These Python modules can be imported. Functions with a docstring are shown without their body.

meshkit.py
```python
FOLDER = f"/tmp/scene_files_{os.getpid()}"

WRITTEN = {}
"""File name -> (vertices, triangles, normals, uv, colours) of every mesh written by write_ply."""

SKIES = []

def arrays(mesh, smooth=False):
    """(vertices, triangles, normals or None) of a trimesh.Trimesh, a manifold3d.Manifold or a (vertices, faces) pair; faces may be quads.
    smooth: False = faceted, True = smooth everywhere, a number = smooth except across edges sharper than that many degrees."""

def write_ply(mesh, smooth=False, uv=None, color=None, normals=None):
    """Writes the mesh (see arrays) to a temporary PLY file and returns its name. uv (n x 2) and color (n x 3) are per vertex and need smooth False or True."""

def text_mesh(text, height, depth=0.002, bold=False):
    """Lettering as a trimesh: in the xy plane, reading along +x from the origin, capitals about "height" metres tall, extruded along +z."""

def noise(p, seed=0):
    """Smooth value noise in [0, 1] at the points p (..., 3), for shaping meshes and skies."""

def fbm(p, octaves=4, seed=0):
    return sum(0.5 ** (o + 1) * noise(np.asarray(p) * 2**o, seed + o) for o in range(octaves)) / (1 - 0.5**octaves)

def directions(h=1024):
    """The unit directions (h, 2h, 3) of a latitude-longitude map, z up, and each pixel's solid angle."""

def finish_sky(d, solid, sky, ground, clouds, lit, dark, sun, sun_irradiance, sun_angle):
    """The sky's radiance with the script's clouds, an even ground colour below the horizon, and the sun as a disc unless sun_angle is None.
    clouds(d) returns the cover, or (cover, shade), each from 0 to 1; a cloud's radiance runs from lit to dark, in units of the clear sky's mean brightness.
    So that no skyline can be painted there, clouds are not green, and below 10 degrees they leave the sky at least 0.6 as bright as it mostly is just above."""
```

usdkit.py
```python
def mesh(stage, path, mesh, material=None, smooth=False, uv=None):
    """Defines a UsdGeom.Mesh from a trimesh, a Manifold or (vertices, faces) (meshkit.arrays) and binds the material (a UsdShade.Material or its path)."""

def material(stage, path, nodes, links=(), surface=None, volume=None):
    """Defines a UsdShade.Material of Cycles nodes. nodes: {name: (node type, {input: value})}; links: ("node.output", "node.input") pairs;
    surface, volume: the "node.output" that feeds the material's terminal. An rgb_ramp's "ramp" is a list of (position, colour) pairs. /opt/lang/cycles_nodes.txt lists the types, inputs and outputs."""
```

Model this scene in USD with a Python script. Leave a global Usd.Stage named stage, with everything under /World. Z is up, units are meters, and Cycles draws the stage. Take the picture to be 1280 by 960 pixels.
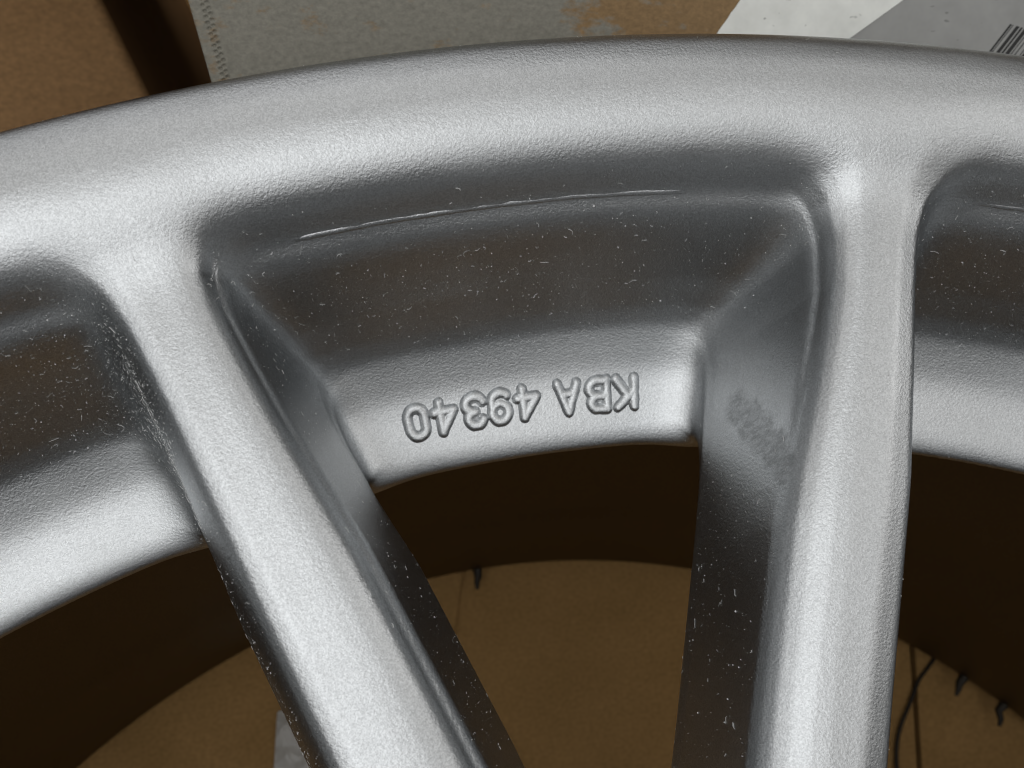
import math, numpy as np, trimesh, usdkit, meshkit
from scipy.ndimage import map_coordinates, gaussian_filter, distance_transform_edt
from scipy.spatial import cKDTree
import shapely
from shapely.geometry import Polygon, LineString
from pxr import Usd, UsdGeom, UsdLux, UsdShade, Gf, Sdf, Vt

stage = Usd.Stage.CreateInMemory()
UsdGeom.SetStageUpAxis(stage, 'Z'); UsdGeom.SetStageMetersPerUnit(stage, 1.0)
UsdGeom.Xform.Define(stage, '/World'); UsdGeom.Scope.Define(stage, '/World/Looks')
rng = np.random.default_rng(7)

# ------------------------------------------------------------------ camera (world = wheel frame, wheel axis = z, face up)
CAM = np.array([-0.03141, 0.17019, 0.07619])
ROT = np.array([[0.98960047, 0.07220303, -0.12440913], [-0.10997604, 0.93725653, -0.33084053], [0.09271558, 0.34108197, 0.93545011]])
cam = UsdGeom.Camera.Define(stage, '/World/camera')
cam.CreateHorizontalApertureAttr(36.0); cam.CreateVerticalApertureAttr(27.0)
cam.CreateFocalLengthAttr(1092.86 / 1280 * 36.0)
cam.CreateFStopAttr(38.0); cam.CreateFocusDistanceAttr(0.108)
cam.CreateClippingRangeAttr(Gf.Vec2f(0.005, 50.0))
cam.CreateExposureAttr(0.0)
M = np.eye(4); M[:3, :3] = ROT; M[:3, 3] = CAM
cam.AddTransformOp().Set(Gf.Matrix4d(*M.T.ravel().tolist()))

# ------------------------------------------------------------------ lamps
def rect_light(name, pos, target, w, h, power, color=(1, 1, 1)):
    l = UsdLux.RectLight.Define(stage, '/World/' + name)
    l.CreateWidthAttr(w); l.CreateHeightAttr(h); l.CreateIntensityAttr(power); l.CreateColorAttr(Gf.Vec3f(*color))
    z = np.array(pos, float) - np.array(target, float); z /= np.linalg.norm(z)
    x = np.cross([0, 1, 0.01], z); x /= np.linalg.norm(x); y = np.cross(z, x)
    T = np.eye(4); T[:3, 0], T[:3, 1], T[:3, 2], T[:3, 3] = x, y, z, pos
    l.AddTransformOp().Set(Gf.Matrix4d(*T.T.ravel().tolist()))
rect_light('ceiling_panel', (-0.30, -0.28, 1.2), (-0.02, 0.2, 0), 1.15, 1.15, 0.98, (0.96, 0.985, 1.0))
rect_light('side_lamp', (1.0, 0.15, 0.72), (0, 0.2, 0), 0.5, 0.5, 1.5, (1.0, 0.99, 0.97))
rect_light('front_fill', (-0.3, -1.1, 0.86), (0.0, 0.2, 0.0), 1.7, 0.95, 0.40, (0.98, 0.99, 1.0))  # unseen area light added for low light from the near side; no wall
rect_light('back_fill', (-0.5, 1.5, 0.75), (0.0, 0.2, 0.0), 2.2, 0.8, 0.5, (0.99, 0.99, 1.0))  # unseen area light added to brighten the flange lip; no wall
rect_light('left_fill', (-1.25, 0.1, 0.75), (0.0, 0.2, 0.0), 0.9, 0.7, 0.75, (0.97, 0.99, 1.0))  # unseen area light added to lift the left-facing spoke flank; no wall
rect_light('ceiling_bounce', (0.0, 0.2, 1.45), (0.0, 0.2, 0), 4.2, 4.2, 0.62, (1.0, 0.985, 0.96))

# ------------------------------------------------------------------ helpers
used = {}
def free(path):
    k = used.get(path, 0); used[path] = k + 1
    return path if k == 0 else f'{path}_{k:03d}'
def data(prim, label=None, cat=None, group=None, kind=None):
    for k, v in (('label', label), ('category', cat), ('group', group), ('kind', kind)):
        if v: prim.SetCustomDataByKey(k, v)
    return prim
def thing(name, loc=(0, 0, 0), **kw):
    x = UsdGeom.Xform.Define(stage, free('/World/' + name)); x.AddTranslateOp().Set(Gf.Vec3d(*loc))
    return data(x.GetPrim(), **kw)
def part(parent, name, mesh, mat, smooth=False, normals=None, **kw):
    root = str(parent.GetPath()) if parent is not None else '/World'
    m = usdkit.mesh(stage, free(root + '/' + name), mesh, mat, smooth=smooth)
    if normals is not None:
        m.CreateNormalsAttr(Vt.Vec3fArray.FromNumpy(np.asarray(normals, np.float32))); m.SetNormalsInterpolation('vertex')
    return data(m.GetPrim(), **kw)
def mat(name, nodes, links, surface='p.BSDF'):
    return usdkit.material(stage, '/World/Looks/' + name, nodes, links, surface=surface)
def smin(a, b, k):
    h = np.maximum(k - np.abs(a - b), 0) / k
    return np.minimum(a, b) - h * h * h * k / 6
def smax(a, b, k): return -smin(-a, -b, k)

# ------------------------------------------------------------------ materials
def silver(name, base=(0.545, 0.557, 0.566), rough=0.42, scuff=None, peel=1.0, dull=0.027, flake=0.17):
    n = {'g': ('geometry', {}),
         'peel': ('noise_texture', {'scale': 2900.0, 'detail': 1.0, 'roughness': 0.5}),
         'fine': ('noise_texture', {'scale': 8000.0, 'detail': 0.0}),
         'hsum': ('math', {'math_type': 'multiply_add', 'value2': 0.45}),
         'b': ('bump', {'strength': 0.32 * peel, 'distance': 0.00012}),
         'big': ('noise_texture', {'scale': 60.0, 'detail': 4.0, 'roughness': 0.6}),
         'rr': ('map_range', {'from_min': 0.3, 'from_max': 0.7, 'to_min': rough - 0.03, 'to_max': rough + 0.05}),
         'fl': ('white_noise_texture', {}), 'flq': ('vector_math', {'math_type': 'snap', 'vector2': (0.00012,) * 3}),
         'fr': ('map_range', {'from_min': 0.0, 'from_max': 1.0, 'to_min': 1 - flake, 'to_max': 1 + flake}),
         'col': ('vector_math', {'math_type': 'scale', 'vector1': base}),
         'p': ('glossy_bsdf', {'distribution': 'beckmann'}), 'df': ('diffuse_bsdf', {}), 'mc': ('mix_closure', {'fac': dull})}
    l = [('g.position', 'peel.vector'), ('g.position', 'fine.vector'), ('g.position', 'big.vector'),
         ('fine.fac', 'hsum.value1'), ('peel.fac', 'hsum.value3'), ('hsum.value', 'b.height'), ('b.normal', 'p.normal'),
         ('big.fac', 'rr.value'), ('g.position', 'flq.vector1'), ('flq.vector', 'fl.vector'), ('fl.value', 'fr.value'), ('fr.result', 'col.scale'), ('b.normal', 'df.normal'), ('p.BSDF', 'mc.closure1'), ('df.BSDF', 'mc.closure2')]
    if scuff:   # a rubbed mark: dull, with short dark smears
        prev = None
        for i, (x, y, z, r) in enumerate(scuff):
            n[f'd{i}'] = ('vector_math', {'math_type': 'distance', 'vector2': (x / 1000, y / 1000, z / 1000)})
            n[f'm{i}'] = ('map_range', {'from_min': r / 1000 * 1.15, 'from_max': r / 1000 * .75, 'to_min': 0.0, 'to_max': 1.0, 'clamp': True})
            l += [('wob.vector', f'd{i}.vector1'), (f'd{i}.value', f'm{i}.value')]
            if prev:
                n[f'x{i}'] = ('math', {'math_type': 'maximum'}); l += [(prev, f'x{i}.value1'), (f'm{i}.result', f'x{i}.value2')]; prev = f'x{i}.value'
            else: prev = f'm{i}.result'
        n['wn'] = ('noise_texture', {'scale': 900.0, 'detail': 2.0}); n['ws'] = ('vector_math', {'math_type': 'scale', 'scale': 0.0016}); n['wob'] = ('vector_math', {'math_type': 'add'})
        n['wc'] = ('vector_math', {'math_type': 'subtract', 'vector2': (.5, .5, .5)})
        n['smap'] = ('mapping', {'scale': (1500.0, 1500.0, 500.0), 'rotation': (0.5, 0, 0)}); n['sn'] = ('noise_texture', {'scale': 1.0, 'detail': 3.0, 'roughness': 0.7})
        n['sr'] = ('map_range', {'from_min': 0.42, 'from_max': 0.60, 'to_min': 0.76, 'to_max': 1.0, 'clamp': True})
        n['mm'] = ('mix_float', {'a': 1.0}); n['c2'] = ('vector_math', {'math_type': 'scale'}); n['rm'] = ('mix_float', {'b': 0.56})
        l += [('g.position', 'wn.vector'), ('wn.color', 'wc.vector1'), ('wc.vector', 'ws.vector1'), ('ws.vector', 'wob.vector1'), ('g.position', 'wob.vector2'),
              ('g.position', 'smap.vector'), ('smap.vector', 'sn.vector'), ('sn.fac', 'sr.value'), ('sr.result', 'mm.b'), (prev, 'mm.fac'),
              ('col.vector', 'c2.vector1'), ('mm.result', 'c2.scale'), ('c2.vector', 'p.color'), ('c2.vector', 'df.color'), (prev, 'rm.fac'), ('rr.result', 'rm.a'), ('rm.result', 'p.roughness')]
    else:
        l += [('col.vector', 'p.color'), ('col.vector', 'df.color'), ('rr.result', 'p.roughness')]
    return mat(name, n, l, 'mc.closure')
SILVER = silver('silver_paint')
SMOOTHER = silver('silver_paint_spokes', dull=0.035)
SCUFFED = silver('silver_paint_rubbed', dull=0.045, scuff=[(12.4, 202.5, -31.0, 2.6), (12.5, 199.6, -27.8, 2.9), (12.4, 197.0, -24.8, 2.9), (12.1, 194.0, -21.4, 2.7), (12.0, 191.2, -19.0, 2.2)])
SHADED_BARREL = silver('shaded_barrel_silver', base=(0.19, 0.165, 0.13), rough=0.5)  # wheel silver darkened and warmed; shade inside the barrel put into the colour
def cardboard(name, c1, c2, scale=40.0, rough=0.85, fleck=None):
    n = {'g': ('geometry', {}), 'n1': ('noise_texture', {'scale': scale, 'detail': 6.0, 'roughness': 0.62}),
         'map': ('mapping', {'scale': (800.0, 1100.0, 1100.0)}), 'n2': ('noise_texture', {'scale': 1.0, 'detail': 3.0}),
         'r': ('rgb_ramp', {'ramp': [(0.3, c1), (0.7, c2)]}),
         'f': ('map_range', {'from_min': 0.35, 'from_max': 0.65, 'to_min': 0.88, 'to_max': 1.10}),
         's': ('vector_math', {'math_type': 'scale'}),
         'b': ('bump', {'strength': 0.4, 'distance': 0.0002}), 'p': ('principled_bsdf', {'roughness': rough, 'specular_ior_level': 0.25})}
    l = [('g.position', 'n1.vector'), ('g.position', 'map.vector'), ('map.vector', 'n2.vector'), ('n1.fac', 'r.fac'), ('n2.fac', 'f.value'),
         ('r.color', 's.vector1'), ('f.result', 's.scale'), ('s.vector', 'p.base_color'), ('n2.fac', 'b.height'), ('b.normal', 'p.normal')]
    return mat(name, n, l)
KRAFT = cardboard('kraft_board', (0.295, 0.172, 0.060), (0.365, 0.213, 0.080))
KRAFT2 = cardboard('kraft_board_brown', (0.215, 0.120, 0.050), (0.265, 0.150, 0.066))
def worn_board():
    # kraft board with a torn, dusty grey paper film left on most of it
    n = {'g': ('geometry', {}), 'map': ('mapping', {'scale': (140.0, 260.0, 260.0)}), 'n1': ('noise_texture', {'scale': 1.0, 'detail': 8.0, 'roughness': 0.66}),
         'sp': ('separate_xyz', {}), 'up': ('map_range', {'from_min': -0.006, 'from_max': 0.014, 'to_min': 0.0, 'to_max': 1.0, 'clamp': True}),
         'lf': ('map_range', {'from_min': -0.057, 'from_max': -0.050, 'to_min': 0.35, 'to_max': 0.0, 'clamp': True}),
         'hi': ('map_range', {'from_min': 0.2645, 'from_max': 0.2675, 'to_min': 0.35, 'to_max': 1.0, 'clamp': True}),
         'ml': ('math', {'math_type': 'multiply'}), 'ad': ('math', {'math_type': 'add'}),
         'nz': ('map_range', {'from_min': 0.35, 'from_max': 0.65, 'to_min': -0.55, 'to_max': 0.45}), 'sum': ('math', {'math_type': 'add'}),
         'th': ('map_range', {'from_min': 0.25, 'from_max': 0.65, 'to_min': 0.0, 'to_max': 1.0, 'clamp': True}),
         'mx': ('mix_color', {'a': (0.215, 0.205, 0.172), 'b': (0.235, 0.150, 0.072)}),
         'map2': ('mapping', {'scale': (1100.0, 1500.0, 1500.0)}), 'n2': ('noise_texture', {'scale': 1.0, 'detail': 4.0, 'roughness': 0.7}),
         'f': ('map_range', {'from_min': 0.3, 'from_max': 0.7, 'to_min': 0.80, 'to_max': 1.18}), 's': ('vector_math', {'math_type': 'scale'}),
         'b': ('bump', {'strength': 0.5, 'distance': 0.00015}), 'p': ('principled_bsdf', {'roughness': 0.8, 'specular_ior_level': 0.3})}
    l = [('g.position', 'map.vector'), ('map.vector', 'n1.vector'), ('g.position', 'sp.vector'), ('sp.x', 'up.value'), ('sp.x', 'lf.value'), ('sp.y', 'hi.value'),
         ('up.result', 'ml.value1'), ('hi.result', 'ml.value2'), ('ml.value', 'ad.value1'), ('lf.result', 'ad.value2'), ('n1.fac', 'nz.value'), ('nz.result', 'sum.value1'), ('ad.value', 'sum.value2'),
         ('sum.value', 'th.value'), ('th.result', 'mx.fac'), ('g.position', 'map2.vector'), ('map2.vector', 'n2.vector'), ('n2.fac', 'f.value'), ('mx.result', 's.vector1'), ('f.result', 's.scale'),
         ('s.vector', 'p.base_color'), ('n2.fac', 'b.height'), ('b.normal', 'p.normal')]
    return mat('worn_grey_board', n, l)
GREYBOARD = worn_board()
def plain(name, c, rough=0.6, spec=0.4):
    n = {'g': ('geometry', {}), 'n1': ('noise_texture', {'scale': 250.0, 'detail': 6.0, 'roughness': 0.65}),
         'f': ('map_range', {'from_min': 0.3, 'from_max': 0.7, 'to_min': 0.9, 'to_max': 1.08}), 's': ('vector_math', {'math_type': 'scale', 'vector1': c}),
         'p': ('principled_bsdf', {'roughness': rough, 'specular_ior_level': spec})}
    return mat(name, n, [('g.position', 'n1.vector'), ('n1.fac', 'f.value'), ('f.result', 's.scale'), ('s.vector', 'p.base_color')])
def flecked(name, c, dark):
    n = {'g': ('geometry', {}), 'n1': ('noise_texture', {'scale': 180.0, 'detail': 6.0, 'roughness': 0.65}), 'f': ('map_range', {'from_min': 0.3, 'from_max': 0.7, 'to_min': 0.88, 'to_max': 1.06}),
         'map': ('mapping', {'scale': (420.0, 900.0, 420.0), 'rotation': (0, 0, 0.6)}), 'n2': ('noise_texture', {'scale': 1.0, 'detail': 2.0}),
         'k': ('map_range', {'from_min': 0.70, 'from_max': 0.76, 'to_min': 1.0, 'to_max': dark, 'clamp': True}), 'm': ('math', {'math_type': 'multiply'}),
         's': ('vector_math', {'math_type': 'scale', 'vector1': c}), 'p': ('principled_bsdf', {'roughness': 0.55, 'specular_ior_level': 0.4})}
    return mat(name, n, [('g.position', 'n1.vector'), ('n1.fac', 'f.value'), ('g.position', 'map.vector'), ('map.vector', 'n2.vector'), ('n2.fac', 'k.value'),
                         ('f.result', 'm.value1'), ('k.result', 'm.value2'), ('m.value', 's.scale'), ('s.vector', 'p.base_color')])
WHITE = flecked('white_paper', (0.80, 0.81, 0.77), 0.45)
SHADED_LABEL = flecked('shaded_label', (0.31, 0.31, 0.30), 0.6)  # label paper with shade put into its grey
INK = plain('black_ink', (0.02, 0.02, 0.02))
DARK = plain('dark_rubber', (0.022, 0.016, 0.010))
LINT = plain('lint_fibre', (0.70, 0.70, 0.685), 0.9)
FILM = plain('clear_film', (0.45, 0.43, 0.40), 0.25)

# ------------------------------------------------------------------ the wheel as a distance field (mm)
PROF = [(242.4, -10), (242.2, -6.2), (241.4, -4.6), (239.6, -3.7), (236.5, -3.2), (233, -3.5), (230.5, -4.3), (228.6, -5.4), (227.0, -6.9), (225.9, -8.7), (225.3, -10.6), (224.7, -12.7),
        (223.3, -14.4), (222.5, -16.8), (221.9, -20), (220.9, -28), (219.2, -33.5), (217.7, -36.3), (215.8, -38.3), (213.7, -40.3), (212.2, -41.5), (210.5, -42.5), (208.5, -43.4), (206.8, -44.15), (205.0, -44.95), (203.6, -45.95), (202.6, -47.0), (202.3, -47.8), (203.2, -48.5), (207.2, -48.7), (208.6, -52), (208.6, -62), (230, -62), (230, -24), (238, -21), (242.4, -17)]
def smooth_poly(pts, a):
    p = Polygon(pts)
    return p.buffer(-a, 24).buffer(2 * a, 24).buffer(-a, 24)
def sdf_table(poly, x0, x1, y0, y1, h, sig=0):
    xs, ys = np.arange(x0, x1 + h / 2, h), np.arange(y0, y1 + h / 2, h)
    b = poly.exterior; s = np.linspace(0, b.length, int(b.length / 0.05)); c = shapely.get_coordinates(shapely.line_interpolate_point(b, s))
    X, Y = np.meshgrid(xs, ys, indexing='ij'); d = cKDTree(c).query(np.stack([X.ravel(), Y.ravel()], 1))[0].reshape(X.shape)
    d = np.where(shapely.contains_xy(poly, X, Y), -d, d)
    if sig: d = gaussian_filter(d, sig / h, mode='nearest')
    return d.astype(np.float32), x0, y0, h
def look(tab, x, y):
    d, x0, y0, h = tab
    return map_coordinates(d, [(x - x0) / h, (y - y0) / h], order=1, mode='nearest')
rim_poly = smooth_poly(PROF, 1.0)
RIM = sdf_table(rim_poly, 190, 256, -72, 10, 0.15, sig=0.8)
# a fine raised parting line where the flange turns into the wall is added as geometry to the field
# spoke cross-section: lateral t, height below spoke top
RIGHT = [(1.0, .25), (2.8, .1), (4.1, -.22), (5.1, -.75), (5.8, -1.6), (6.2, -2.5), (6.9, -2.9), (7.4, -3.9), (7.9, -6.5), (11.0, -27.0), (10.2, -29.5)]
SOFT = [(.6, .25), (2.4, .05), (4.0, -.65), (5.3, -1.7), (6.0, -3.0), (6.3, -4.2), (6.9, -4.7), (7.3, -5.7), (7.7, -8), (11.0, -27.0), (10.2, -29.5)]
SOFT2 = [(.6, .25), (2.4, .05), (4.2, -.6), (5.6, -1.6), (6.5, -2.9), (7.1, -4.6), (7.7, -8), (11.0, -27.0), (10.2, -29.5)]
FACET = [(3.0, .25), (3.5, .12), (5.7, -.62), (6.3, -1.5), (6.9, -3.6), (7.7, -6.5), (11.0, -27.0), (10.2, -29.5)]
EVEN = [(3.4, .25), (5.0, -.25), (5.9, -1.2), (6.6, -2.6), (7.1, -4.0), (7.7, -6.5), (11.0, -27.0), (10.2, -29.5)]
flip = lambda p: [(-x, z) for x, z in p][::-1]
SECTION = {k: sdf_table(smooth_poly(r + flip(l), 0.3), -40, 40, -60, 30, 0.2, sig=0.3) for k, (l, r) in {0: (SOFT, FACET), 1: (EVEN, RIGHT), 2: (EVEN, EVEN), 3: (SOFT2, FACET)}.items()}
# spokes in V pairs; axis line in plan given by a point and a direction
def spoke_line(az_mid, side, p=None, tilt=None):
    if p is None:
        a = math.radians(az_mid + side * 10.15); p = (222 * math.sin(a), 222 * math.cos(a)); tilt = az_mid + side * 17.6
    t = math.radians(tilt)
    return np.array(p, float), np.array([math.sin(t), math.cos(t)])
SPOKES = [(np.array([17.1, 184.3]), np.array([0.2444, 0.9697])), (np.array([-44.3, 189.4]), np.array([-0.3593, 0.9332]))]
for k in range(1, 8):
    for side in (1, -1): SPOKES.append(spoke_line(-4.25 + 45 * k, side))
def spoke_sdf(x, y, z, i):
    p, d = SPOKES[i]
    s = (x - p[0]) * d[0] + (y - p[1]) * d[1]; t = (x - p[0]) * d[1] - (y - p[1]) * d[0]
    r = np.sqrt(x * x + y * y)
    if i == 1: t = t + np.interp(r, [165, 190, 205, 222], [0, .4, 1.0, 1.7])
    ztop = np.interp(r, [60, 100, 150, 165, 186, 207, 224, 240], [-30, -29, -23, -20, -15.5, -11.8, -9.0, -7.5])
    w = np.interp(r, [100, 165, 190, 207, 224], [1.0, 1.0, 1.02, 0.93, 0.9]); dz = z - ztop
    w = w * np.interp(r, [212, 218, 222, 225, 228], [1, 1.03, 1.12, 1.28, 1.5])
    if i < 2:
        deep = np.clip((-dz - 4.5) / 20, 0, 1)
        if i == 1: k = (t > 0) * (np.interp(r, [150, 165, 190, 205, 222], [1.14, 1.12, 0.95, 0.84, 0.76]) * (1 - deep) + deep * np.interp(r, [150, 165, 200], [1.22, 1.2, 1.05]) - 1) + 1
        else: k = np.where(t > 0, np.interp(r, [165, 204, 216], [1.09, 1.07, 1.0]), 1) * (np.where(t < 0, 1, 0) * (np.interp(r, [165, 185, 200, 212, 219, 226], [1.10, 1.05, .90, .80, .90, 1.08]) * (1 - deep) + deep * np.interp(r, [165, 190, 207, 224], [.90, .93, 1.06, 1.15]) - 1) + 1)
        w = w * k
    e = look(SECTION[min(i, 2)], t / w, dz)
    if i == 0: q = np.clip((206 - r) / 16, 0, 1); e = e + (look(SECTION[3], t / w, dz) - e) * q * q * (3 - 2 * q)
    e = smax(e, r - 227.5, 2.0)
    return smax(e, 92 - r, 2.0)
def rim_sdf(x, y, z):
    return look(RIM, np.sqrt(x * x + y * y), z)
KS = 8.5
def blend_radius(z): return KS + 5.0 * np.clip((-z - 37) / 7, 0, 1)
def wheel_sdf(x, y, z, near=None):
    d = rim_sdf(x, y, z)
    for i in (range(len(SPOKES)) if near is None else near):
        d = smin(d, spoke_sdf(x, y, z, i), blend_radius(z))
    return d
def surface_nets(f, lo, hi, h, keep=None):
    n = [int(round((b - a) / h)) + 1 for a, b in zip(lo, hi)]
    ax = [a + h * np.arange(k) for a, k in zip(lo, n)]
    v = np.empty(n, np.float32)
    for i in range(0, n[0], 16):
        X, Y, Z = np.meshgrid(ax[0][i:i + 16], ax[1], ax[2], indexing='ij'); v[i:i + 16] = f(X, Y, Z)
    neg = v < 0
    c = [s for s in np.ndindex(2, 2, 2)]
    cnt = sum(neg[a:n[0] - 1 + a, b:n[1] - 1 + b, g:n[2] - 1 + g].astype(np.int8) for a, b, g in c)
    cells = np.argwhere((cnt > 0) & (cnt < 8))
    idx = -np.ones([k - 1 for k in n], np.int64); idx[tuple(cells.T)] = np.arange(len(cells))
    corner = np.stack([v[cells[:, 0] + a, cells[:, 1] + b, cells[:, 2] + g] for a, b, g in c], 1); cp = np.array(c, float)
    acc, num = np.zeros((len(cells), 3)), np.zeros(len(cells))
    for i in range(8):
        for j in range(i + 1, 8):
            if abs(cp[i] - cp[j]).sum() == 1:
                a, b = corner[:, i], corner[:, j]; m = (a < 0) != (b < 0); t = np.where(m, a / np.where(m, a - b, 1), 0)
                acc += np.where(m[:, None], cp[i] + t[:, None] * (cp[j] - cp[i]), 0); num += m
    P = (cells + acc / num[:, None]) * h + np.array(lo)
    quads = []
    for k in range(3):
        u, w = (k + 1) % 3, (k + 2) % 3
        sl0 = [slice(0, m) for m in n]; sl1 = list(sl0); sl0[k] = slice(0, n[k] - 1); sl1[k] = slice(1, n[k])
        e = np.argwhere(neg[tuple(sl0)] != neg[tuple(sl1)])
        e = e[(e[:, u] > 0) & (e[:, w] > 0) & (e[:, u] < n[u] - 1) & (e[:, w] < n[w] - 1)]
        inside = neg[tuple(e.T)]
        def cell(du, dw):
            q = e.copy(); q[:, u] -= du; q[:, w] -= dw; return idx[tuple(q.T)]
        q = np.stack([cell(1, 1), cell(0, 1), cell(0, 0), cell(1, 0)], 1)
        q[~inside] = q[~inside][:, ::-1]; quads.append(q)
    Q = np.vstack(quads)
    def grad(P, e=0.12):
        return np.stack([f(*(P + np.eye(3)[k] * e).T) - f(*(P - np.eye(3)[k] * e).T) for k in range(3)], 1) / (2 * e)
    for _ in range(2):
        g = grad(P); P = P - g * (f(*P.T) / np.maximum((g * g).sum(1), 0.2))[:, None].clip(-h, h)
    g = grad(P, 0.2); N = g / np.maximum(np.linalg.norm(g, axis=1, keepdims=True), 1e-9)
    F = np.vstack([Q[:, [0, 1, 2]], Q[:, [0, 2, 3]]])
    return P, F, N

def hub_sdf(x, y, z):
    r = np.sqrt(x * x + y * y)
    return smax(smax(r - 100, 36 - r, 3.0), smax(z + 27, -62 - z, 3.0), 4.0)
wheel = thing('alloy_wheel', label='silver painted alloy wheel lying face up in a cardboard box', cat='wheel')
FLO, FHI = np.array((-108.0, 138.0, -63.6)), np.array((78.0, 246.0, 2.0))
pieces = {}
def collect(P, F, N, near, names, keep=None, rot=0.0, hub=True):
    """splits the surface into the rim, the hub and each spoke; they share normals so the casting reads as one"""
    C = P[F].mean(1)
    who = np.stack([rim_sdf(*C.T), hub_sdf(*C.T)] + [spoke_sdf(*C.T, i) for i in near], 1).argmin(1)
    c, sn = math.cos(rot), math.sin(rot); R = np.array([[c, sn, 0], [-sn, c, 0], [0, 0, 1]])
    P, N, C = P @ R.T, N @ R.T, C @ R.T
    ok = np.ones(len(F), bool) if keep is None else keep(C)
    for k, name in enumerate(['rim', 'hub'] + names):
        f = F[(who == k) & ok]
        if len(f) < 12: continue
        u, inv = np.unique(f, return_inverse=True)
        pieces.setdefault(name, []).append((P[u] / 1000, inv.reshape(-1, 3), N[u]))
P, F, N = surface_nets(lambda x, y, z: wheel_sdf(x, y, z, [0, 1]), FLO, FHI, 0.55)
FINE = (P, F, N)
collect(P, F, N, [0, 1], ['spoke 0', 'spoke 1'])
outside = lambda C: ~((C > FLO + 0.3) & (C < FHI - 0.3)).all(1)
def coarse(near):
    f = lambda x, y, z: smin(wheel_sdf(x, y, z, near), hub_sdf(x, y, z), 8.0)
    a = math.radians(-4.25)
    def turned(x, y, z): return f(x * math.cos(a) + y * math.sin(a), -x * math.sin(a) + y * math.cos(a), z)   # wedge about +y
    P, F, N = surface_nets(turned, (-110, 20, -64), (110, 246, 2), 2.0)
    C = P[F].mean(1); F = F[np.abs(np.arctan2(C[:, 0], C[:, 1])) < math.radians(22.55)]
    R = np.array([[math.cos(a), math.sin(a), 0], [-math.sin(a), math.cos(a), 0], [0, 0, 1]])
    return P @ R.T, F, N @ R.T
P, F, N = coarse([0, 1]); collect(P, F, N, [0, 1], ['spoke 0', 'spoke 1'], outside)
SPOKES += [spoke_line(-4.25, 1), spoke_line(-4.25, -1)]; last = len(SPOKES)
P, F, N = coarse([last - 2, last - 1])
for k in range(1, 8): collect(P, F, N, [last - 2, last - 1], [f'spoke {2 * k}', f'spoke {2 * k + 1}'], outside, math.radians(45 * k))
for name, ps in pieces.items():
    off = np.cumsum([0] + [len(p) for p, _, _ in ps])
    part(wheel, name.split()[0], (np.vstack([p for p, _, _ in ps]), np.vstack([f + o for (_, f, _), o in zip(ps, off)])), SCUFFED if name == 'spoke 0' else SMOOTHER if name[0] == 's' else SILVER, normals=np.vstack([n for _, _, n in ps]),
         label='spoke with a rubbed grey mark on its flank' if name == 'spoke 0' else None)

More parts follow.
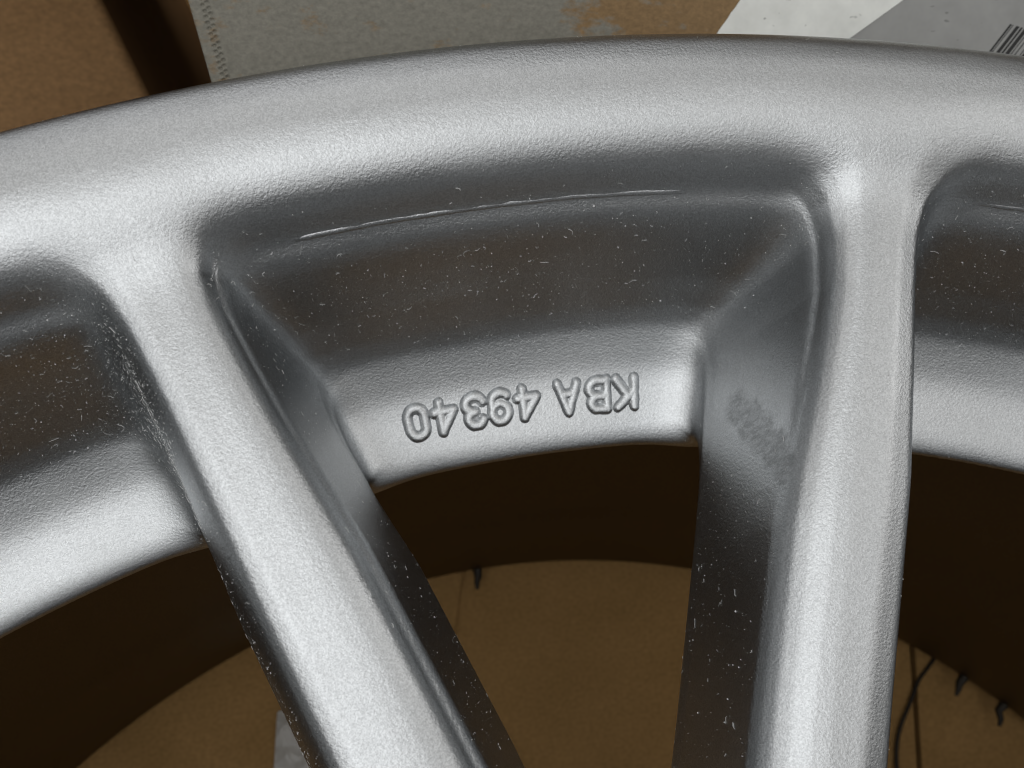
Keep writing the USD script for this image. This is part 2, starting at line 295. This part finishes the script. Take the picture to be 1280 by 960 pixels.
# raised lettering on the ledge inside the rim
edge = shapely.get_coordinates(rim_poly.exterior)
def ledge_z(r):
    lo, hi = np.full_like(r, -52.0), np.full_like(r, -20.0)
    for _ in range(40):
        m = (lo + hi) / 2; ins = look(RIM, r, m) < 0; lo = np.where(ins, m, lo); hi = np.where(ins, hi, m)
    return (lo + hi) / 2
arc = lambda cx, cy, rx, ry, a0, a1, n=14: [(cx + rx * math.cos(math.radians(a)), cy + ry * math.sin(math.radians(a))) for a in np.linspace(a0, a1, n)]
GLYPH = {'K': [[(0, 0), (0, 1)], [(.62, 1), (.04, .45)], [(.22, .6), (.66, 0)]],
         'B': [[(0, 0), (0, 1)], [(0, 1)] + arc(.32, .77, .26, .23, 90, -90) + [(0, .54)], [(0, .54)] + arc(.34, .27, .30, .27, 90, -90) + [(0, 0)]],
         'A': [[(0, 0), (.34, 1), (.68, 0)], [(.13, .36), (.55, .36)]],
         '4': [[(.48, 0), (.48, 1), (0, .3), (.68, .3)]],
         '9': [arc(.31, .68, .29, .31, 0, 360, 22), [(.6, .68), (.56, .3)] + arc(.28, .26, .28, .25, 0, -150)],
         '3': [arc(.28, .76, .27, .24, 165, -90) + arc(.28, .26, .31, .26, 90, -165)],
         '0': [arc(.31, .7, .29, .29, 180, 0) + arc(.31, .3, .29, .29, 0, -180) + [(.02, .7)]]}
CH = 3.75
CW = 4.1
centres = {0: ('K', 0.245), 1: ('B', -0.87), 2: ('A', -2.10), 3: ('4', -3.75), 4: ('9', -4.86), 5: ('3', -5.85), 6: ('4', -7.05), 7: ('0', -8.15)}
RL = 209.65
for k, (ch, az) in centres.items():
    # letter x runs towards negative azimuth, letter y towards the wheel centre (so it reads from outside the wheel)
    mid = (min(p[0] for st in GLYPH[ch] for p in st) + max(p[0] for st in GLYPH[ch] for p in st)) / 2
    lines = [LineString([((px - mid) * CW, (py - .5) * CH) for px, py in st]) for st in GLYPH[ch]]
    h = 0.11
    gx, gy = np.arange(-CW * .62, CW * .62, h), np.arange(-CH * .5 - 1.2, CH * .5 + 1.2, h)
    X, Y = np.meshgrid(gx, gy, indexing='ij')
    pts = shapely.points(X, Y); d = np.min([shapely.distance(pts, ln) for ln in lines], 0)
    d = gaussian_filter(d, 0.8)
    wob = 0.12 * (meshkit.noise(np.stack([X * 1.2 + 9 * k, Y * 1.2, 0 * X], -1), 3) - .5)
    q = np.clip((d + wob) / 0.80, 0, 1.6)
    H = 0.68 * np.clip(1 - q ** 2.4, 0, 1) ** 0.75 - 0.06
    A = math.radians(az) - X / RL; R = RL - Y
    Z = ledge_z(R); e = 0.3; sl = (ledge_z(R + e) - ledge_z(R - e)) / (2 * e)
    nr, nz = -sl / np.sqrt(1 + sl ** 2), 1 / np.sqrt(1 + sl ** 2)
    RR, ZZ = R + nr * H, Z + nz * H
    V = np.stack([RR * np.sin(A), RR * np.cos(A), ZZ], -1)
    du, dv = np.gradient(V, axis=0), np.gradient(V, axis=1); nn = np.cross(du, dv); nn /= np.linalg.norm(nn, axis=-1, keepdims=True); nn *= np.sign(nn[..., 2:3])
    ni, nj = X.shape; I = np.arange(ni * nj).reshape(ni, nj)
    Fq = np.stack([I[:-1, :-1], I[1:, :-1], I[1:, 1:], I[:-1, 1:]], -1).reshape(-1, 4)
    Fq = np.vstack([Fq[:, [0, 1, 2]], Fq[:, [0, 2, 3]]])
    keep = (H.ravel()[Fq] > -0.0599).any(1); Fq = Fq[keep]
    c = np.cross(V.reshape(-1, 3)[Fq[:, 1]] - V.reshape(-1, 3)[Fq[:, 0]], V.reshape(-1, 3)[Fq[:, 2]] - V.reshape(-1, 3)[Fq[:, 0]])
    if c[:, 2].mean() < 0: Fq = Fq[:, ::-1]
    u, inv = np.unique(Fq, return_inverse=True)
    part(wheel, 'raised_character', (V.reshape(-1, 3)[u] / 1000, inv.reshape(-1, 3)), SILVER, normals=nn.reshape(-1, 3)[u], label=f'raised cast character {ch}')

# barrel of the wheel, seen through the openings
def lathe(pts, n=256, a0=0, a1=360):
    pts = np.array(pts, float); a = np.radians(np.linspace(a0, a1, n + 1)); m = len(pts)
    V = np.stack([pts[None, :, 0] * np.sin(a)[:, None], pts[None, :, 0] * np.cos(a)[:, None], np.broadcast_to(pts[None, :, 1], (n + 1, m))], -1).reshape(-1, 3) / 1000
    I = np.arange((n + 1) * m).reshape(n + 1, m)
    return V, np.stack([I[:-1, :-1], I[:-1, 1:], I[1:, 1:], I[1:, :-1]], -1).reshape(-1, 4)
part(wheel, 'barrel', lathe([(229.9, -58), (212, -66), (212, -160), (222, -172), (222, -192), (217, -195), (209, -194.5), (206.6, -190), (206.4, -150), (205.6, -147), (205.4, -118), (206.6, -112), (207.0, -80), (208.4, -61), (208.7, -57.5)]), SHADED_BARREL, smooth=50)

# fine parting line between flange and wall
def tube(pts, rad, n=6):
    pts = np.asarray(pts, float); rad = np.broadcast_to(rad, len(pts)); T = np.gradient(pts, axis=0); T /= np.linalg.norm(T, axis=1, keepdims=True)
    ref = np.array([0.31, 0.2, 0.93]); A = np.cross(T, ref); A /= np.linalg.norm(A, axis=1, keepdims=True); B = np.cross(T, A)
    a = np.arange(n) * 2 * math.pi / n
    V = pts[:, None] + rad[:, None, None] * (np.cos(a)[None, :, None] * A[:, None] + np.sin(a)[None, :, None] * B[:, None])
    I = np.arange(len(pts) * n).reshape(-1, n); J = np.roll(I, -1, 1)
    Q = np.stack([I[:-1], J[:-1], J[1:], I[1:]], -1).reshape(-1, 4)
    c0 = np.arange(n - 1, 1, -1)
    F = np.vstack([Q[:, [0, 1, 2]], Q[:, [0, 2, 3]], [[0, k, k - 1] for k in range(2, n)], [[I[-1, 0], I[-1, k - 1], I[-1, k]] for k in range(2, n)]])
    return V.reshape(-1, 3), F
def rim_r(z):
    lo, hi = np.full_like(z, 200.0), np.full_like(z, 234.0)
    for _ in range(40):
        m = (lo + hi) / 2; ins = look(RIM, m, z) < 0; hi = np.where(ins, m, hi); lo = np.where(ins, lo, m)
    return (lo + hi) / 2
for a0, a1 in ((-11.0, 1.2), (9.2, 19.0)):
    az = np.radians(np.linspace(a0, a1, 160)); z = np.full(160, -12.9) + 0.18 * (meshkit.fbm(np.stack([az * 60, az * 0, az * 0], -1)) - .5)
    t = np.linspace(0, 1, 160); r = rim_r(z) + 0.822 + 0.04 * (meshkit.fbm(np.stack([az * 70, az * 0, az * 0], -1), 3, 11) - .5)
    rad = 0.80 * np.clip(np.minimum(t, 1 - t) / .35 + .9, 0, 1) * (0.97 + 0.06 * meshkit.fbm(np.stack([az * 130, az * 0, az * 0], -1), 3, 5)) + 0.02
    part(wheel, 'parting_line', (lambda v: (v[0] / 1000, v[1]))(tube(np.stack([r * np.sin(az), r * np.cos(az), z], -1), rad, 8)), SILVER, smooth=True)
for k, (x, y) in enumerate(((-13.0, 205.8), (132.0, 160.0), (141.0, 149.5))):
    q = np.array([x, y]) / math.hypot(x, y); o = np.array([q[0] * 207.5, q[1] * 207.5, -192.0]); tx = np.array([q[1], -q[0], 0])
    pts = [o + (0, 0, 1.5), o - 3 * np.array([*q, 0]) + (0, 0, .3), o - 4.6 * np.array([*q, 0]) + 1.2 * (k - .5) * tx, o - 6.6 * np.array([*q, 0]) + 1.6 * (k - .5) * tx - (0, 0, .4)]
    part(wheel, 'casting_burr', (lambda v: (v[0] / 1000, v[1]))(tube(pts, [1.6, 1.2, .9, .5], 7)), DARK, smooth=True, label='small dark burr on the back lip of the barrel')

# ------------------------------------------------------------------ the box below
fl = thing('cardboard_floor', kind='structure')
E = [(120.9, 164.5), (114.0, 130.0), (60, -260)]
def slab(poly, z0, z1): m = trimesh.creation.extrude_polygon(Polygon(poly), z1 - z0, engine='earcut'); m.apply_translation((0, 0, z0)); m.apply_scale(.001); return m
part(fl, 'flap', slab([(-330, -260), (59, -260), (113, 130), (121.4, 170), (185, 470), (-330, 470)], -203, -199.2), KRAFT)
part(fl, 'flap', slab([(60.5, -260), (330, -260), (330, 470), (187, 470), (123, 170), (114.4, 130)], -203, -198.6), KRAFT)
part(fl, 'flap', slab([(-330, -255), (-80, -255), (-30, 150), (-15.5, 214), (40, 465), (-330, 465)], -199.1, -197.4), KRAFT)
pl = np.array([(134, 172), (127.6, 165.3), (122.3, 161.0), (119.7, 158.2), (115.4, 152.4), (110.7, 146.0), (107.3, 136.2), (106, 120)])
from scipy.interpolate import CubicSpline
tt = np.linspace(0, len(pl) - 1, 60); cs = CubicSpline(np.arange(len(pl)), pl)(tt)
part(None, 'dark_cord', (lambda v: (v[0] / 1000, v[1]))(tube(np.c_[cs, np.full(60, -198.1)], .6, 8)), DARK, smooth=True, label='thin dark cord lying on the cardboard floor right of the right spoke', cat='cord')
film = [(-72.8, 171.8), (-69.4, 172.1), (-65.7, 165.4), (-60.0, 150.0), (-74.6, 150)]
fm = trimesh.creation.triangulate_polygon(Polygon(film).buffer(.8), engine='earcut'); fv, ff = trimesh.remesh.subdivide_to_size(np.c_[fm[0], np.zeros(len(fm[0]))], fm[1], 1.2)
fz = 1.2 * meshkit.fbm(fv * .35, 3) - 196.6; n0 = len(fv)
fm = trimesh.Trimesh(np.vstack([np.c_[fv[:, :2], fz], np.c_[fv[:, :2], fz - .15]]) / 1000, np.vstack([ff, ff[:, ::-1] + n0]), process=False)
part(None, 'plastic_scrap', fm, FILM, smooth=True, label='crumpled pale plastic scrap on the floor behind the left spoke', cat='plastic scrap')

# ------------------------------------------------------------------ cartons beyond the rim: plane coordinates (x, s up the leaning face, depth towards the viewer), mm
NRM, UP = np.array([0, -.6, .8]), np.array([0, .8, .6]); P0 = np.array([0, 268.0, -35.0])
def lean(V, off=0.0):
    V = np.asarray(V, float); return (P0 + V[:, :1] * np.array([1.0, 0, 0]) + V[:, 1:2] * UP + (V[:, 2:3] - off) * NRM) / 1000
def sheet(poly, d0, d1, off=0.0):
    m = trimesh.creation.extrude_polygon(poly if isinstance(poly, Polygon) else Polygon(poly), d1 - d0, engine='earcut'); m.apply_translation((0, 0, d0))
    m.vertices = lean(m.vertices, off); return m if m.volume > 0 else trimesh.Trimesh(m.vertices, m.faces[:, ::-1], process=False)
def edge_x(s): return -58.05 + (s - 0.12) * (-1.93 / 11.99)      # the panel's left edge
gc = thing('grey_carton', label='worn grey brown carton with dimpled edge strip, behind the top of the wheel rim', cat='carton')
part(gc, 'board', sheet([(edge_x(-17), -17), (190, -17), (190, 60), (edge_x(60), 60)], -205, 0), GREYBOARD)
# edge strip with two staggered rows of pressed dimples
gu, gs = np.arange(0.02, 4.6, .1), np.arange(-16.5, 40, .1); U, S = np.meshgrid(gu, gs, indexing='ij')
D = np.full_like(U, .22) * np.clip((4.6 - U) / 1.2, 0, 1) * np.clip(U / .25, 0, 1) ** .5 + .01
for row, (u0, ph) in enumerate(((2.0, 0), (2.65, .5))):
    ss = ((S / .82 + ph) % 1 - .5) * .82; jit = .12 * (meshkit.noise(np.stack([np.floor(S / .82 + ph), 0 * S + row * 7, 0 * S], -1)) - .5)
    q = np.hypot(U - u0 - jit, ss * 1.15); D += -.42 * np.exp(-(q / .24) ** 2) + .14 * np.exp(-((U - u0 - jit + .28) ** 2 + (ss - .22) ** 2) / .03)
V = lean(np.stack([U + edge_x(S), S, D], -1).reshape(-1, 3)); I = np.arange(U.size).reshape(U.shape)
Q = np.stack([I[:-1, :-1], I[1:, :-1], I[1:, 1:], I[:-1, 1:]], -1).reshape(-1, 4)
part(gc, 'edge_strip', (V, Q), GREYBOARD, smooth=True)
wl = lambda s: 24.08 + .734 * s; wr = lambda s: 49.28 + 1.549 * s
ss = np.linspace(-16.5, 40, 80); jag = .45 * (meshkit.fbm(np.stack([ss * 1.1, 0 * ss, 0 * ss], -1)) - .5)
part(gc, 'shaded_label', sheet([(wr(-16.5) - 3, -16.5), (160, -16.5), (160, 38), (wr(38) - 3, 38)], .02, .16), SHADED_LABEL)  # shaded part of the label, drawn as a sheet in a darker colour
wlab = part(gc, 'white_label', sheet(np.vstack([np.c_[wl(ss) + jag, ss], [(wr(40), 40), (wr(-16.5), -16.5)]]), .04, .34), WHITE)
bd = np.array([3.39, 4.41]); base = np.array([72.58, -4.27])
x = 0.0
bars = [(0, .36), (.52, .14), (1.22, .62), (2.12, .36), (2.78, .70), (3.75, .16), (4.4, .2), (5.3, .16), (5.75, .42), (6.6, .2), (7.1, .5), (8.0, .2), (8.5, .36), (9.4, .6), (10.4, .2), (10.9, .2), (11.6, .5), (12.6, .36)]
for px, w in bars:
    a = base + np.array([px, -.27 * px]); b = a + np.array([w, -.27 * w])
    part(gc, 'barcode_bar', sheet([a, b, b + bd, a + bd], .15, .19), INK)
# brown carton to the left, deeper, its right edge folded away
ang = np.radians(np.linspace(0, 90, 9)); prof = [(-130, 0)] + [(-2.5 + 2.5 * math.sin(t), -2.5 + 2.5 * math.cos(t)) for t in ang] + [(0, -120)]
prof[-1] = (-6, -55); prof += [(-6, -155), (-130, -155)]
sv = np.array([-30.0, 60.0]); bx = lambda s: -82.01 - .350 * s
V = np.array([[(bx(s) + u, s, d) for u, d in prof] for s in sv]).reshape(-1, 3); m = len(prof); I = np.arange(2 * m).reshape(2, m); J = np.roll(I, -1, 1)
Q = np.stack([I[0], J[0], J[1], I[1]], -1)
bc = trimesh.Trimesh(lean(V, 55.0), np.vstack([Q[:, [0, 1, 2]], Q[:, [0, 2, 3]]]), process=False)
if bc.volume < 0: bc = trimesh.Trimesh(bc.vertices, bc.faces[:, ::-1], process=False)
bt = thing('brown_carton', label='plain brown carton with folded corner, behind the rim at the top left', cat='carton')
part(bt, 'panel', bc, KRAFT2, smooth=40)
part(bt, 'added_slot_cap', sheet([(-118, 43), (-60, 43), (-60, 46), (-118, 46)], -150, -4), KRAFT2)  # unseen piece added to keep rear lamp light out of the slot

# ------------------------------------------------------------------ lint and dust on the paint
P, F, N = FINE
tri = P[F]; C = tri.mean(1); area = np.linalg.norm(np.cross(tri[:, 1] - tri[:, 0], tri[:, 2] - tri[:, 0]), axis=1)
fn = N[F].mean(1); cr = np.hypot(C[:, 0], C[:, 1])
facing = ((CAM * 1000 - C) * fn).sum(1) > 0
w = area * facing * (0.5 + 2.2 * np.exp(-((cr - 220) / 5) ** 2) * (C[:, 2] < -10) + 0.5 * (np.abs(fn[:, 2]) < .5) - .2 * (fn[:, 2] > .9))
w += area * facing * 14 * np.exp(-((C[:, 0] + 63) ** 2 + (C[:, 1] - 205) ** 2) / 60) * (np.abs(fn[:, 2]) < .6)
w = np.clip(w, 0, None); w /= w.sum()
vs, fs, off = [], [], 0
pick = rng.choice(len(F), 22000, p=w)
for k, i in enumerate(pick):
    b = rng.dirichlet((1, 1, 1)); p = b @ tri[i]; n = fn[i] / np.linalg.norm(fn[i])
    t = np.cross(n, rng.normal(size=3)); t /= np.linalg.norm(t); u = np.cross(n, t)
    if k < 1350:
        L = rng.gamma(1.3, .22) + .08; bend = rng.normal() * 1.3; q = np.linspace(-.5, .5, 5)
        pts = p + (q[:, None] * t + bend * (q ** 2)[:, None] * u * .6) * L + n * (.03 + .02 * rng.random() + .05 * rng.random() * (q + .5)[:, None])
        v, f = tube(pts, rng.uniform(.010, .030), 3)
    else:
        s = rng.gamma(1.0, .013) + .011
        v = p + np.array([t, -t, u, -u, n, -n]) * s * rng.uniform(.6, 1.3, (6, 1)) + n * s * .5
        f = np.array([(0, 2, 4), (2, 1, 4), (1, 3, 4), (3, 0, 4), (2, 0, 5), (1, 2, 5), (3, 1, 5), (0, 3, 5)])
    vs.append(v); fs.append(f + off); off += len(v)
part(None, 'lint', (np.vstack(vs) / 1000, np.vstack(fs)), LINT, label='fine white lint and dust scattered over the silver paint', cat='lint', kind='stuff')
